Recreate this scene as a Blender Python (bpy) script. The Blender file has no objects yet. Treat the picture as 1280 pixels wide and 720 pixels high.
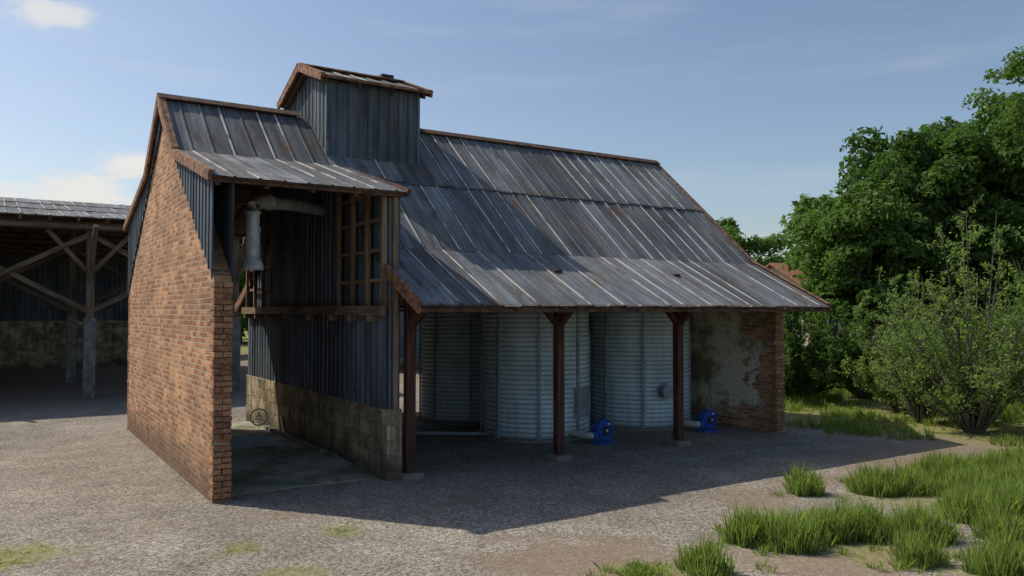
import bpy, math, random
import numpy as np
from mathutils import Vector, Matrix
random.seed(7); rng=np.random.default_rng(7)
scene=bpy.context.scene
scene.view_settings.view_transform='Standard'
scene.view_settings.look='None'; scene.view_settings.exposure=0

# ---------------------------------------------------------------- nodes
class NT:
    def __init__(s,name):
        s.m=bpy.data.materials.new(name); s.m.use_nodes=True
        s.t=s.m.node_tree; s.b=s.t.nodes['Principled BSDF']
        s.out=s.t.nodes['Material Output']
    def n(s,typ,props=None,**inp):
        nd=s.t.nodes.new(typ)
        for k,v in (props or {}).items(): setattr(nd,k,v)
        for k,v in inp.items():
            key=k.replace('_',' ')
            if k.startswith('i') and k[1:].isdigit(): sock=nd.inputs[int(k[1:])]
            else: sock=nd.inputs[key]
            if isinstance(v,bpy.types.NodeSocket): s.t.links.new(v,sock)
            else: sock.default_value=v
        return nd
    def uv(s): return s.n('ShaderNodeTexCoord').outputs['UV']
    def pos(s): return s.n('ShaderNodeNewGeometry').outputs['Position']
    def map(s,v,scale=(1,1,1),loc=(0,0,0)):
        return s.n('ShaderNodeMapping',None,Vector=v,Scale=scale,Location=loc).outputs[0]
    def noise(s,v,scale,detail=4,rough=.6):
        return s.n('ShaderNodeTexNoise',None,Vector=v,Scale=scale,Detail=min(detail,4),Roughness=rough).outputs['Fac']
    def math(s,op,a,b=0.0,c=0.0,clamp=False):
        nd=s.n('ShaderNodeMath',{'operation':op,'use_clamp':clamp},i0=a,i1=b)
        if op in('MULTIPLY_ADD','SMOOTH_MIN'): nd.inputs[2].default_value=c
        return nd.outputs[0]
    def ramp(s,f,a,b,lo=0.0,hi=1.0):
        return s.n('ShaderNodeMapRange',{'interpolation_type':'SMOOTHSTEP'},i0=f,i1=a,i2=b,i3=lo,i4=hi).outputs[0]
    def mix(s,f,a,b,mode='MIX'):
        nd=s.t.nodes.new('ShaderNodeMix'); nd.data_type='RGBA'; nd.blend_type=mode
        for i,v in ((0,f),(6,a),(7,b)):
            if isinstance(v,bpy.types.NodeSocket): s.t.links.new(v,nd.inputs[i])
            elif i==0: nd.inputs[0].default_value=v
            else: nd.inputs[i].default_value=(v[0],v[1],v[2],1)
        return nd.outputs[2]
    def gray(s,f):
        return s.n('ShaderNodeCombineColor',None,i0=f,i1=f,i2=f).outputs[0]
    def bump(s,h,strength=.5,dist=.02):
        b=s.n('ShaderNodeBump',None,Height=h,Strength=strength,Distance=dist)
        s.t.links.new(b.outputs[0],s.b.inputs['Normal'])
    def set(s,color=None,rough=.8,metal=0.0,spec=.5):
        for k,v in (('Base Color',color),('Roughness',rough),('Metallic',metal),('Specular IOR Level',spec)):
            if v is None: continue
            if isinstance(v,bpy.types.NodeSocket): s.t.links.new(v,s.b.inputs[k])
            elif k=='Base Color': s.b.inputs[k].default_value=(*v,1)
            else: s.b.inputs[k].default_value=v

def metal_sheet(name,base,pitch,rustamt,seamcol,seamprob,metal=.35,rough=.5,vrow=2.4,spec=.3):
    a=NT(name); uv=a.uv()
    sep=a.n('ShaderNodeSeparateXYZ',None,Vector=uv); u,v=sep.outputs[0],sep.outputs[1]
    su=a.math('FLOOR',a.math('DIVIDE',u,pitch*2)); sv=a.math('FLOOR',a.math('DIVIDE',v,vrow))
    cmb=a.n('ShaderNodeCombineXYZ',None,X=su,Y=sv).outputs[0]
    wn=a.n('ShaderNodeTexWhiteNoise',{'noise_dimensions':'2D'},Vector=cmb).outputs[0]
    streak=a.noise(a.map(uv,(7,.55,1)),1,5,.65)
    big=a.noise(a.map(uv,(.7,.5,1)),1,4,.6)
    fine=a.noise(a.map(uv,(30,8,1)),1,3,.6)
    val=a.math('MULTIPLY_ADD',wn,.5,.62)
    val=a.math('MULTIPLY',val,a.ramp(streak,.28,.72,.6,1.4))
    val=a.math('MULTIPLY',val,a.ramp(big,.3,.7,.78,1.22))
    val=a.math('MULTIPLY',val,a.ramp(fine,.3,.7,.88,1.12))
    col=a.mix(1.0,base,a.gray(val),'MULTIPLY')
    col=a.mix(a.ramp(a.noise(a.map(uv,(1.1,.6,1),(4,4,0)),1,4,.6),.4,.7,0,.6),col,a.mix(1.0,col,(1.15,1.02,.80),'MULTIPLY'))
    ru=a.math('DIVIDE',u,pitch); fr=a.math('FRACT',ru); ri=a.math('FLOOR',ru)
    rn=a.n('ShaderNodeTexWhiteNoise',{'noise_dimensions':'2D'},Vector=a.n('ShaderNodeCombineXYZ',None,X=ri,Y=sv).outputs[0]).outputs[0]
    rib=a.math('MULTIPLY',a.math('MULTIPLY',a.math('GREATER_THAN',fr,.80),a.math('LESS_THAN',fr,.90)),a.math('LESS_THAN',rn,seamprob))
    rib=a.math('MULTIPLY',rib,a.ramp(a.noise(a.map(uv,(3,.9,1),(5,3,0)),1,4,.7),.36,.52,0,1))
    col=a.mix(a.math('MULTIPLY',rib,.9),col,seamcol)
    dk=a.math('MULTIPLY',a.math('GREATER_THAN',fr,.955),.8)
    dk2=a.math('MULTIPLY',a.math('MULTIPLY',a.math('GREATER_THAN',fr,.40),a.math('LESS_THAN',fr,.43)),.45)
    col=a.mix(a.math('MAXIMUM',dk,dk2),col,(.018,.018,.02))
    rs=a.noise(a.map(uv,(5,.9,1),(2,9,0)),1,6,.72)
    rp=a.noise(a.map(uv,(1.6,1.1,1),(7,1,0)),1,5,.65)
    rust=a.math('MULTIPLY',a.ramp(rs,.6-rustamt,.72-rustamt,0,1),a.ramp(rp,.42,.62,0,1))
    fv=a.math('FRACT',a.math('DIVIDE',v,vrow)); lap=a.math('MULTIPLY',a.ramp(fv,.045,.0,0,1),a.ramp(rs,.3,.55,.2,.9))
    rust=a.math('MAXIMUM',rust,lap)
    rc=a.mix(a.noise(a.map(uv,(14,9,1)),1,3,.6),(.045,.028,.02),(.19,.10,.06))
    col=a.mix(a.math('MULTIPLY',rust,.8),col,rc)
    a.set(col,a.ramp(rust,0,1,rough,.9),a.ramp(rust,0,1,metal,0),spec)
    a.bump(a.math('ADD',streak,big),.25,.02)
    return a.m

def wood(name,c1,c2,rough=.85):
    a=NT(name); uv=a.uv()
    g=a.noise(a.map(uv,(22,1.2,1)),1,6,.65); b=a.noise(a.map(uv,(2,.7,1),(3,1,0)),1,3,.5)
    col=a.mix(a.ramp(g,.3,.7),c1,c2); col=a.mix(1.0,col,a.gray(a.ramp(b,.3,.7,.65,1.2)),'MULTIPLY')
    a.set(col,rough,0,.25); a.bump(g,.5,.01); return a.m

BW,BH=.27,.092
def brick_nodes(a,uv):
    wob=a.n('ShaderNodeTexNoise',None,Vector=uv,Scale=8.0,Detail=3.0).outputs['Color']
    off=a.n('ShaderNodeVectorMath',{'operation':'MULTIPLY_ADD'},i0=wob,i1=(.04,.04,0),i2=uv).outputs[0]
    br=a.n('ShaderNodeTexBrick',{'offset':.5},Vector=off,Color1=(.56,.29,.15,1),Color2=(.34,.155,.085,1),Mortar=(.44,.35,.24,1),
        Scale=1.0,i5=.014,i6=.35,i7=.0,i8=BW,i9=BH)
    col=br.outputs['Color']; fac=br.outputs['Fac']
    br2=a.n('ShaderNodeTexBrick',{'offset':.5},Vector=off,Color1=(1.25,1.25,1.2,1),Color2=(.66,.68,.7,1),Mortar=(1,1,1,1),
        Scale=1.0,i5=.014,i6=.35,i7=.2,i8=BW,i9=BH)
    col=a.mix(.7,col,br2.outputs['Color'],'MULTIPLY')
    big=a.noise(uv,.8,5,.65); st=a.noise(a.map(uv,(2.5,.6,1)),1,5,.65)
    col=a.mix(1.0,col,a.gray(a.ramp(big,.3,.7,.75,1.2)),'MULTIPLY')
    col=a.mix(a.ramp(st,.48,.75,0,.6),col,(.44,.31,.20))
    f=a.noise(uv,45,4,.65)
    col=a.mix(1.0,col,a.gray(a.ramp(f,.3,.7,.75,1.25)),'MULTIPLY')
    h=a.math('ADD',a.math('MULTIPLY',fac,-1.0),a.math('MULTIPLY',f,.5))
    return col,h,fac
def brick_mat(name):
    a=NT(name); uv=a.uv(); col,h,fac=brick_nodes(a,uv)
    sep=a.n('ShaderNodeSeparateXYZ',None,Vector=uv)
    low=a.math('ADD',sep.outputs[1],a.math('MULTIPLY',a.noise(uv,1.5,4),-.9))
    col=a.mix(a.ramp(low,.4,-.35,0,.75),col,(.12,.085,.055))
    a.set(col,.92,0,.2); a.bump(h,.8,.02); return a.m
def plaster_brick_mat(name):
    a=NT(name); uv=a.uv(); bc,h,fac=brick_nodes(a,uv)
    sep=a.n('ShaderNodeSeparateXYZ',None,Vector=uv); u,v=sep.outputs[0],sep.outputs[1]
    n=a.noise(uv,1.1,6,.62); n2=a.noise(a.map(uv,(.9,.7,1),(3,2,0)),.9,6,.7); n3=a.noise(uv,14,4,.7)
    pl=a.mix(a.ramp(n2,.40,.54),(.27,.23,.15),(.68,.62,.49))
    pl=a.mix(a.ramp(n,.52,.62,0,.6),pl,(.17,.145,.09))
    pl=a.mix(1.0,pl,a.gray(a.ramp(n3,.3,.7,.75,1.18)),'MULTIPLY')
    e=a.math('SUBTRACT',u,13.65); g=a.math('SUBTRACT',v,.45)
    mn=a.math('MINIMUM',e,g)
    mn=a.math('ADD',mn,a.math('MULTIPLY',a.math('SUBTRACT',n,.5),3.2))
    m=a.ramp(mn,.0,.05)
    col=a.mix(m,bc,pl)
    a.set(col,.9,0,.2); a.bump(a.math('ADD',a.math('MULTIPLY',h,a.math('SUBTRACT',1.0,m)),a.math('MULTIPLY',m,2.0)),.6,.02)
    return a.m
def concrete_mat(name,c1,c2,c3,blocks=False):
    a=NT(name); uv=a.uv()
    n=a.noise(uv,.9,6,.65); n2=a.noise(a.map(uv,(3,.8,1)),1,5,.7); n3=a.noise(uv,25,4,.7)
    col=a.mix(a.ramp(n,.35,.65),c1,c2); col=a.mix(a.ramp(n2,.5,.72,0,.75),col,c3)
    col=a.mix(1.0,col,a.gray(a.ramp(n3,.3,.7,.75,1.2)),'MULTIPLY')
    h=n3
    if blocks:
        wob=a.n('ShaderNodeTexNoise',None,Vector=uv,Scale=3.0,Detail=4.0).outputs['Color']
        off=a.n('ShaderNodeVectorMath',{'operation':'MULTIPLY_ADD'},i0=wob,i1=(.2,.2,0),i2=uv).outputs[0]
        br=a.n('ShaderNodeTexBrick',None,Vector=off,Color1=(1.2,1.12,1.0,1),Color2=(.5,.48,.45,1),Mortar=(.6,.56,.48,1),i5=.02,i6=.6,i8=.5,i9=.27,Scale=1.0)
        col=a.mix(a.ramp(n2,.3,.55,.2,.95),col,br.outputs['Color'],'MULTIPLY')
        h=a.math('SUBTRACT',n3,br.outputs['Fac'])
        bl=a.noise(uv,2.3,4,.7)
        col=a.mix(1.0,col,a.gray(a.ramp(bl,.35,.65,.6,1.3)),'MULTIPLY')
        st=a.noise(a.map(uv,(5,.5,1),(1,8,0)),1,4,.6)
        col=a.mix(a.ramp(st,.52,.7,0,.6),col,(.075,.062,.045))
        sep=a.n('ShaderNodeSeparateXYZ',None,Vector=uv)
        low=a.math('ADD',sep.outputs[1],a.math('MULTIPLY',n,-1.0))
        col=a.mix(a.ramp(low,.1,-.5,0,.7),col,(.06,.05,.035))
    a.set(col,.92,0,.2); a.bump(h,.5,.015); return a.m
def flat_noise(name,c1,c2,scale=6,rough=.6,metal=0,thr=(.35,.65)):
    a=NT(name); uv=a.pos(); n=a.noise(uv,scale,5,.65)
    a.set(a.mix(a.ramp(n,thr[0],thr[1]),c1,c2),rough,metal,.4); a.bump(n,.2,.01); return a.m
def leaf_mat(name,c1,c2,trans=.3):
    a=NT(name); at=a.n('ShaderNodeAttribute',{'attribute_name':'lv'}).outputs['Fac']
    col=a.mix(at,c1,c2); a.set(col,.7,0,.15)
    tr=a.n('ShaderNodeBsdfTranslucent',None,Color=a.mix(1.0,col,(1.2,1.4,.6),'MULTIPLY'))
    mx=a.n('ShaderNodeMixShader',None,i0=trans,i1=a.b.outputs[0],i2=tr.outputs[0])
    a.t.links.new(mx.outputs[0],a.out.inputs[0]); return a.m

M={}
RP=.4
M['roof']=metal_sheet('roof_sheet_metal',(.155,.172,.192),RP,.10,(.56,.53,.48),.5,metal=.0,rough=.72,vrow=2.45,spec=.2)
M['clad']=metal_sheet('cladding_sheet_metal',(.115,.145,.18),.24,.07,(.25,.28,.30),.3,metal=.0,rough=.65,vrow=3.1,spec=.25)
M['rust']=flat_noise('rusty_trim',(.10,.055,.034),(.36,.18,.10),7,.85)
M['rustdark']=flat_noise('dark_rust_trim',(.045,.025,.02),(.14,.07,.045),6,.85)
M['wood']=wood('weathered_timber',(.13,.088,.055),(.35,.245,.155))
M['woodd']=wood('dark_timber',(.05,.033,.022),(.13,.085,.055))
M['barnwood']=wood('grey_brown_timber',(.085,.06,.042),(.23,.17,.115))
M['post']=wood('red_brown_post',(.045,.023,.017),(.13,.062,.042))
M['brick']=brick_mat('old_brick')
M['plaster']=plaster_brick_mat('crumbling_plaster_brick')
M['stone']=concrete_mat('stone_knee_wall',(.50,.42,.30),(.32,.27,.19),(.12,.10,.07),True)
M['conc']=concrete_mat('concrete',(.26,.25,.215),(.18,.17,.14),(.09,.09,.06))
M['slab']=concrete_mat('dirty_slab',(.38,.36,.29),(.17,.18,.11),(.06,.055,.04))
M['greypost']=flat_noise('grey_post_base',(.13,.125,.115),(.24,.23,.21),4,.85)
M['galv']=flat_noise('galvanised_duct',(.34,.37,.40),(.54,.57,.60),5,.4,.1)
M['galvd']=flat_noise('dull_galvanised',(.20,.25,.28),(.31,.37,.41),5,.55,.0)
M['blue']=flat_noise('blue_paint',(.012,.06,.32),(.02,.10,.42),9,.4)
M['black']=flat_noise('black_rubber',(.012,.012,.013),(.03,.03,.03),9,.6)
M['white']=flat_noise('white_tube',(.5,.5,.48),(.66,.66,.64),9,.5)
M['tile']=flat_noise('clay_roof_tile',(.26,.10,.06),(.38,.17,.10),3,.85)
M['render']=flat_noise('house_render',(.42,.36,.28),(.55,.48,.38),1,.9)
M['bark']=flat_noise('tree_bark',(.06,.05,.04),(.15,.13,.10),9,.9)
M['leafd']=leaf_mat('dark_leaf',(.040,.088,.022),(.12,.20,.05),.4)
M['leafm']=leaf_mat('mid_leaf',(.06,.12,.028),(.16,.25,.065),.42)
M['leafl']=leaf_mat('light_leaf',(.13,.20,.06),(.28,.37,.12),.48)
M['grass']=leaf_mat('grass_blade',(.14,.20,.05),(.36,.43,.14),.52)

def silo_mat():
    a=NT('galvanised_silo'); uv=a.uv()
    s=a.noise(a.map(uv,(2.5,.25,1)),1,5,.65); b=a.noise(a.map(uv,(.8,.8,1)),1,4,.6)
    sep=a.n('ShaderNodeSeparateXYZ',None,Vector=uv)
    sh=a.n('ShaderNodeTexWhiteNoise',{'noise_dimensions':'2D'},Vector=a.n('ShaderNodeCombineXYZ',None,X=a.math('FLOOR',a.math('DIVIDE',sep.outputs[0],1.02)),Y=a.math('FLOOR',a.math('DIVIDE',sep.outputs[1],.88))).outputs[0]).outputs[0]
    v=a.math('MULTIPLY',a.ramp(s,.3,.7,.78,1.12),a.ramp(b,.3,.7,.88,1.1)); v=a.math('MULTIPLY',v,a.math('MULTIPLY_ADD',sh,.12,.94))
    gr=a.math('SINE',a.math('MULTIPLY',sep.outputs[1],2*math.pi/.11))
    v=a.math('MULTIPLY',v,a.ramp(gr,-1,.2,.58,1.05))  # groove shading painted into the colour, in step with the corrugation
    col=a.mix(1.0,(.58,.71,.77),a.gray(v),'MULTIPLY')
    col=a.mix(a.ramp(sep.outputs[1],.35,.0,0,.5),col,(.17,.15,.12))
    a.set(col,.5,.0,.45); a.bump(s,.1,.01); return a.m
M['silo']=silo_mat()

# ---------------------------------------------------------------- mesh building
def link(o): scene.collection.objects.link(o); return o
def empty(name,loc):
    e=bpy.data.objects.new(name,None); e.location=loc; e.empty_display_size=.5; return link(e)
def adopt(o,p):
    if p is not None:
        o.parent=p; o.matrix_parent_inverse=Matrix.Translation(-Vector(p.location))
class MB:
    def __init__(s): s.v=[];s.f=[];s.uv=[]
    def face(s,pts,uvs=None):
        i=len(s.v); s.v+= [tuple(p) for p in pts]; s.f.append(tuple(range(i,i+len(pts))))
        if uvs is None:
            a,b,c=[Vector(p) for p in pts[:3]]; n=(b-a).cross(c-a)
            ax=max(range(3),key=lambda k:abs(n[k]))
            uvs=[(p[1],p[2]) if ax==0 else ((p[0]+.37,p[2]) if ax==1 else (p[0],p[1])) for p in pts]
        s.uv+=uvs
    def box(s,a,b):
        x0,y0,z0=a;x1,y1,z1=b
        P=[(x0,y0,z0),(x1,y0,z0),(x1,y1,z0),(x0,y1,z0),(x0,y0,z1),(x1,y0,z1),(x1,y1,z1),(x0,y1,z1)]
        for q in((0,3,2,1),(4,5,6,7),(0,1,5,4),(1,2,6,5),(2,3,7,6),(3,0,4,7)): s.face([P[k] for k in q])
    def prism(s,poly,ext):
        e=Vector(ext); A=[Vector(p) for p in poly]; B=[p+e for p in A]
        s.face(A); s.face(B[::-1])
        for i in range(len(A)):
            j=(i+1)%len(A); s.face([A[j],A[i],B[i],B[j]])
    def beam(s,p0,p1,w,h,up=(0,0,1)):
        p0=Vector(p0);p1=Vector(p1);d=(p1-p0);L=d.length;d.normalize();u=Vector(up)
        if abs(d.dot(u))>.95: u=Vector((0,1,0))
        sd=d.cross(u).normalized(); u=sd.cross(d).normalized()
        o=random.random()*9
        c=[p0+sd*a*w/2+u*b*h/2 for a,b in((-1,-1),(1,-1),(1,1),(-1,1))]; e=[q+d*L for q in c]
        s.face(c[::-1],[(o+.0,o),(o+w,o),(o+w,o+h),(o,o+h)]); s.face(e,[(o+.0,o),(o+w,o),(o+w,o+h),(o,o+h)])
        for i in range(4):
            j=(i+1)%4; ww=w if i%2==0 else h; oo=o+i*.3
            s.face([c[i],c[j],e[j],e[i]],[(oo,o),(oo+ww,o),(oo+ww,o+L),(oo,o+L)])
    def tube(s,pts,rad,seg=12,cap=True):
        pts=[Vector(p) for p in pts]; rings=[]
        for k,p in enumerate(pts):
            d=(pts[min(k+1,len(pts)-1)]-pts[max(k-1,0)]).normalized()
            r=Vector((0,0,1)) if abs(d.z)<.9 else Vector((1,0,0)); a=d.cross(r).normalized(); b=d.cross(a).normalized()
            rr=rad[k] if hasattr(rad,'__len__') else rad
            rings.append([p+(a*math.cos(t)+b*math.sin(t))*rr for t in [2*math.pi*i/seg for i in range(seg)]])
        for k in range(len(rings)-1):
            for i in range(seg):
                j=(i+1)%seg
                s.face([rings[k][i],rings[k][j],rings[k+1][j],rings[k+1][i]],[(i/seg,k),((i+1)/seg,k),((i+1)/seg,k+1),(i/seg,k+1)])
        if cap:
            s.face(rings[0][::-1],[(0,0)]*seg); s.face(rings[-1],[(0,0)]*seg)
    def make(s,name,mat,parent=None,smooth=False,bevel=0):
        me=bpy.data.meshes.new(name); me.from_pydata(s.v,[],s.f)
        ul=me.uv_layers.new(name='UVMap'); ul.data.foreach_set('uv',[c for q in s.uv for c in q])
        me.materials.append(mat)
        o=link(bpy.data.objects.new(name,me)); adopt(o,parent)
        if smooth or bevel:
            import bmesh
            bm=bmesh.new(); bm.from_mesh(me); bmesh.ops.remove_doubles(bm,verts=bm.verts,dist=.0005); bm.to_mesh(me); bm.free()
        if smooth:
            me.shade_smooth()
            try: me.set_sharp_from_angle(angle=math.radians(45))
            except Exception: pass
        if bevel:
            m=o.modifiers.new('b','BEVEL'); m.width=bevel; m.segments=2; m.limit_method='ANGLE'
        return o

def sheet(mb,O,U,V,N,ulen,v0,v1,pitch=.28,h=.02,jit=.015,uoff=0,voff=0):
    O=Vector(O);U=Vector(U).normalized();V=Vector(V).normalized();N=Vector(N).normalized()
    f0=v0 if callable(v0) else (lambda u:v0); f1=v1 if callable(v1) else (lambda u:v1)
    S=[]
    n=int(math.ceil(ulen/pitch))
    for k in range(n):
        ja,jb=random.uniform(-jit,jit),random.uniform(-jit,jit); b=random.uniform(-.005,.005)
        for fu,off in((0,0),(.40,b*1.2),(.415,-.004+b),(.43,b),(.79,0),(.81,h),(.89,h),(.91,0)):
            u=(k+fu)*pitch
            if u<=ulen: S.append((u,off+(b if 0<fu<.7 else 0),ja,jb))
    S.append((ulen,0,0,0))
    uo=round(uoff/pitch)*pitch
    for a,b in zip(S[:-1],S[1:]):
        if b[0]-a[0]<1e-5: continue
        def P(s_,v): return O+U*s_[0]+V*v+N*s_[1]
        ya0=f0(a[0])+a[2]; yb0=f0(b[0])+b[2]; ya1=f1(a[0])+a[3]; yb1=f1(b[0])+b[3]
        if ya1<=ya0 and yb1<=yb0: continue
        ya1=max(ya1,ya0+.001); yb1=max(yb1,yb0+.001)
        e=1e-4
        mb.face([P(a,ya0),P(b,yb0),P(b,yb1),P(a,ya1)],[(a[0]+uo+e,ya0+voff),(b[0]+uo-e,yb0+voff),(b[0]+uo-e,yb1+voff),(a[0]+uo+e,ya1+voff)])

def roof_slope(mbS,mbU,mbR,x0,x1,top,bot,rows=1,mirror=None,uoff=0,raf_sp=.83):
    if mirror is not None:
        top=(2*mirror-top[0],top[1]); bot=(2*mirror-bot[0],bot[1])
    T=Vector((x0,top[0],top[1])); B=Vector((x0,bot[0],bot[1])); V=(B-T); L=V.length; V.normalize()
    N=Vector((1,0,0)).cross(V)
    if N.z<0: N=-N
    for r in range(rows):
        a=L*r/rows; b=L*(r+1)/rows
        sheet(mbS,T+N*(.05+.025*(rows-1-r)),(1,0,0),V,N,x1-x0,a,b+(.05 if r<rows-1 else .03),pitch=RP,uoff=uoff+r*RP*3,voff=2.45*r-a+.03,jit=.025)
    c=[T+Vector((0.01,0,0)),Vector((x1-.01,top[0],top[1])),Vector((x1-.01,bot[0],bot[1])),B+Vector((.01,0,0))]
    mbU.prism([p+N*.038 for p in c],-N*.03)
    n=int((x1-x0)/raf_sp)
    for i in range(n+1):
        x=x0+.12+(x1-x0-.24)*i/n
        mbR.beam(T+Vector((x-x0,0,0))+V*.05-N*.055,T+Vector((x-x0,0,0))+V*(L-.08)-N*.055,.08,.12,up=N)

YR=17.8; ZR=7.33
XL,XM,XR=2.85,5.92,16.6
KY,KZ=14.1,4.15; EY,EZ=11.9,3.05
CY0,CZ0=16.2,5.955; CY1,CZ1=13.05,5.07
def mir(y): return 2*YR-y
def roofz_main(y):
    y=y if y<=YR else mir(y)
    if y>=KY: return KZ+(y-KY)*(ZR-KZ)/(YR-KY)
    return EZ+(y-EY)*(KZ-EZ)/(KY-EY)
def roofz_bay(y):
    y=y if y<=YR else mir(y)
    if y>=CY0: return roofz_main(y)
    return CZ1+(y-CY1)*(CZ0-CZ1)/(CY0-CY1)

barn=empty('brick_grain_barn',(9.7,17.8,0))
S=MB();Uu=MB();R=MB()
for m in (None,YR):
    roof_slope(S,Uu,R,XM,XR,(YR,ZR),(KY,KZ),rows=2,mirror=m,uoff=.0)
    roof_slope(S,Uu,R,XM,XR,(KY,KZ),(EY,EZ),rows=1,mirror=m,uoff=20)
    roof_slope(S,Uu,R,XL,XM-.004,(YR,ZR),(CY0-.1,roofz_main(CY0-.1)),rows=1,mirror=m,uoff=40)
    roof_slope(S,Uu,R,XL,6.2,(CY0,CZ0+.04),(CY1,CZ1+.0),rows=1,mirror=m,uoff=53)
S.make('roof_sheets',M['roof'],barn)
Uu.make('roof_boarding',M['woodd'],barn); R.make('rafters',M['woodd'],barn)
# ---- trims
T=MB();TD=MB()
up=.03
for m in (0,1):
    g=(lambda y:mir(y)) if m else (lambda y:y)
    TD.beam((XR+.03,g(YR),ZR+up),(XR+.03,g(KY),KZ+up),.05,.15); TD.beam((XR+.03,g(KY),KZ+up),(XR+.03,g(EY-.02),EZ+up),.05,.15)
    T.beam((XR-.01,g(YR),ZR+up+.085),(XR-.01,g(KY),KZ+up+.085),.08,.02)
    T.beam((XR-.01,g(KY),KZ+up+.085),(XR-.01,g(EY),EZ+up+.085),.08,.02)
    T.beam((XM-.03,g(13.4),roofz_main(13.4)+up-.03),(XM-.03,g(EY-.02),EZ+up-.03),.05,.22)
    T.beam((XL-.03,g(YR),ZR+up),(XL-.03,g(CY0),CZ0+up),.05,.2)
    T.beam((XL+.02,g(YR),ZR+up+.11),(XL+.02,g(CY0),CZ0+up+.11),.12,.02)
    T.beam((XL-.03,g(CY0+.05),CZ0+up),(XL-.03,g(CY1-.03),CZ1+up),.055,.15)
    T.beam((XL+.01,g(CY0+.05),CZ0+up+.085),(XL+.01,g(CY1-.03),CZ1+up+.085),.1,.02)
    TD.beam((6.23,g(CY0),CZ0+up),(6.23,g(CY1-.03),CZ1+up),.05,.14)
    TD.beam((XM,g(EY+.05),EZ-.045),(XR,g(EY+.05),EZ-.045),.04,.07)
    TD.beam((XL,g(CY1+.05),CZ1-.02),(6.2,g(CY1+.05),CZ1-.02),.04,.05)
for (a,b) in ((XL-.05,5.75),(8.3,XR+.05)):
    for sg in(-1,1):
        TD.beam((a,YR+sg*.09,ZR+.085),(b,YR+sg*.09,ZR+.085),.2,.03,up=(0,sg*.6,.8))
    TD.tube([(a,YR,ZR+.12),(b,YR,ZR+.12)],.035,8)
T.make('verge_trim',M['rust'],barn); TD.make('ridge_and_eave_trim',M['rustdark'],barn)

def brickwall_gable(name,x0,x1,mat,topf,ys):
    mb=MB()
    ylist=sorted(ys); prof=[(y,topf(y)) for y in ylist]
    for i in range(len(ylist)-1):
        ya,yb=ylist[i],ylist[i+1]; za,zb=prof[i][1],prof[i+1][1]
        mb.face([(x0,yb,-.05),(x0,ya,-.05),(x0,ya,za),(x0,yb,zb)])
        mb.face([(x1,ya,-.05),(x1,yb,-.05),(x1,yb,zb),(x1,ya,za)])
        mb.face([(x0,ya,za),(x1,ya,za),(x1,yb,zb),(x0,yb,zb)])
    mb.face([(x0,ylist[0],-.05),(x1,ylist[0],-.05),(x1,ylist[0],prof[0][1]),(x0,ylist[0],prof[0][1])])
    mb.face([(x1,ylist[-1],-.05),(x0,ylist[-1],-.05),(x0,ylist[-1],prof[-1][1]),(x1,ylist[-1],prof[-1][1])])
    return mb.make(name,mat,barn)
def btop(y):
    y=y if y<=YR else mir(y)
    return 3.5+(y-13.1)*.745
def btopR(y): return roofz_main(y)-.09
brickwall_gable('brick_gable_wall',2.93,3.2,M['brick'],btop,[13.16,YR,mir(13.16)])
brickwall_gable('plastered_end_wall',16.2,16.5,M['plaster'],btopR,[13.16,KY,YR,mir(KY),mir(13.16)])
a=NT('quoin_brick'); g=a.n('ShaderNodeNewGeometry'); ri=g.outputs['Random Per Island']; p=g.outputs['Position']
n=a.noise(p,22,5,.7)
cr=a.mix(ri,(.20,.10,.06),(.46,.24,.13)); cr=a.mix(a.ramp(n,.48,.72,0,.65),cr,(.36,.28,.19)); cr=a.mix(1.0,cr,a.gray(a.ramp(n,.3,.7,.65,1.2)),'MULTIPLY')
a.set(cr,.92,0,.2); a.bump(n,.6,.01); M['quoin']=a.m
def quoins(x0,x1,y,ztop,sgn,name):
    mb=MB(); z=-.04; k=0
    while z<ztop-.08:
        h=BH; g=.013
        d0=random.uniform(.0,.03)+(0.012 if k%2 else 0)
        if random.random()<.15: d0=-.03
        L=.25 if k%2 else .13
        segs=[(x0-.008,x1+.008)] if k%2==0 else [(x0-.008,(x0+x1)/2-.006),((x0+x1)/2+.006,x1+.008)]
        for a,b in segs:
            e=random.uniform(-.012,.012); j=random.uniform(-.006,.006)
            ya,yb=(y-d0-e,y+L) if sgn<0 else (y-L,y+d0+e)
            mb.box((a+j,ya,z+g/2+random.uniform(-.003,.003)),(b+j,yb,z+h-g/2+random.uniform(-.002,.003)))
        z+=h;k+=1
    return mb.make(name,M['quoin'],barn,bevel=.008)
quoins(2.93,3.2,13.12,3.5,-1,'brick_wall_end'); quoins(2.93,3.2,mir(13.12),3.5,1,'brick_wall_rear_end')
quoins(16.2,16.5,13.12,3.5,-1,'end_wall_brick_end'); quoins(16.2,16.5,mir(13.12),3.5,1,'end_wall_rear_brick_end')

# ---- cladding
C=MB(); CP=.24
sheet(C,(2.9,mir(13.12),0),(0,-1,0),(0,0,1),(-1,0,0),mir(13.12)-13.12,lambda u:btop(mir(13.12)-u)-.06,lambda u:roofz_bay(mir(13.12)-u)-.02,pitch=CP,uoff=1,jit=.03)
sheet(C,(3.22,13.12,0),(0,1,0),(0,0,1),(1,0,0),mir(13.12)-13.12,lambda u:btop(13.12+u)-.05,lambda u:roofz_bay(13.12+u)-.03,pitch=CP,uoff=30)
Ltot=mir(13.2)-13.2
def part(y0,y1,x,z0,z1f,off):
    sheet(C,(x,y1,0),(0,-1,0),(0,0,1),(-1,0,0),y1-y0,z0,lambda u:z1f(y1-u),pitch=CP,uoff=off)
part(13.2,mir(13.2),5.9,1.24,lambda y:2.98,60)
part(15.6,mir(15.6),5.86,2.96,lambda y:roofz_bay(y)-.05,77)
part(13.2,15.62,6.0,2.96,lambda y:roofz_bay(y)-.05,91)
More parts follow.
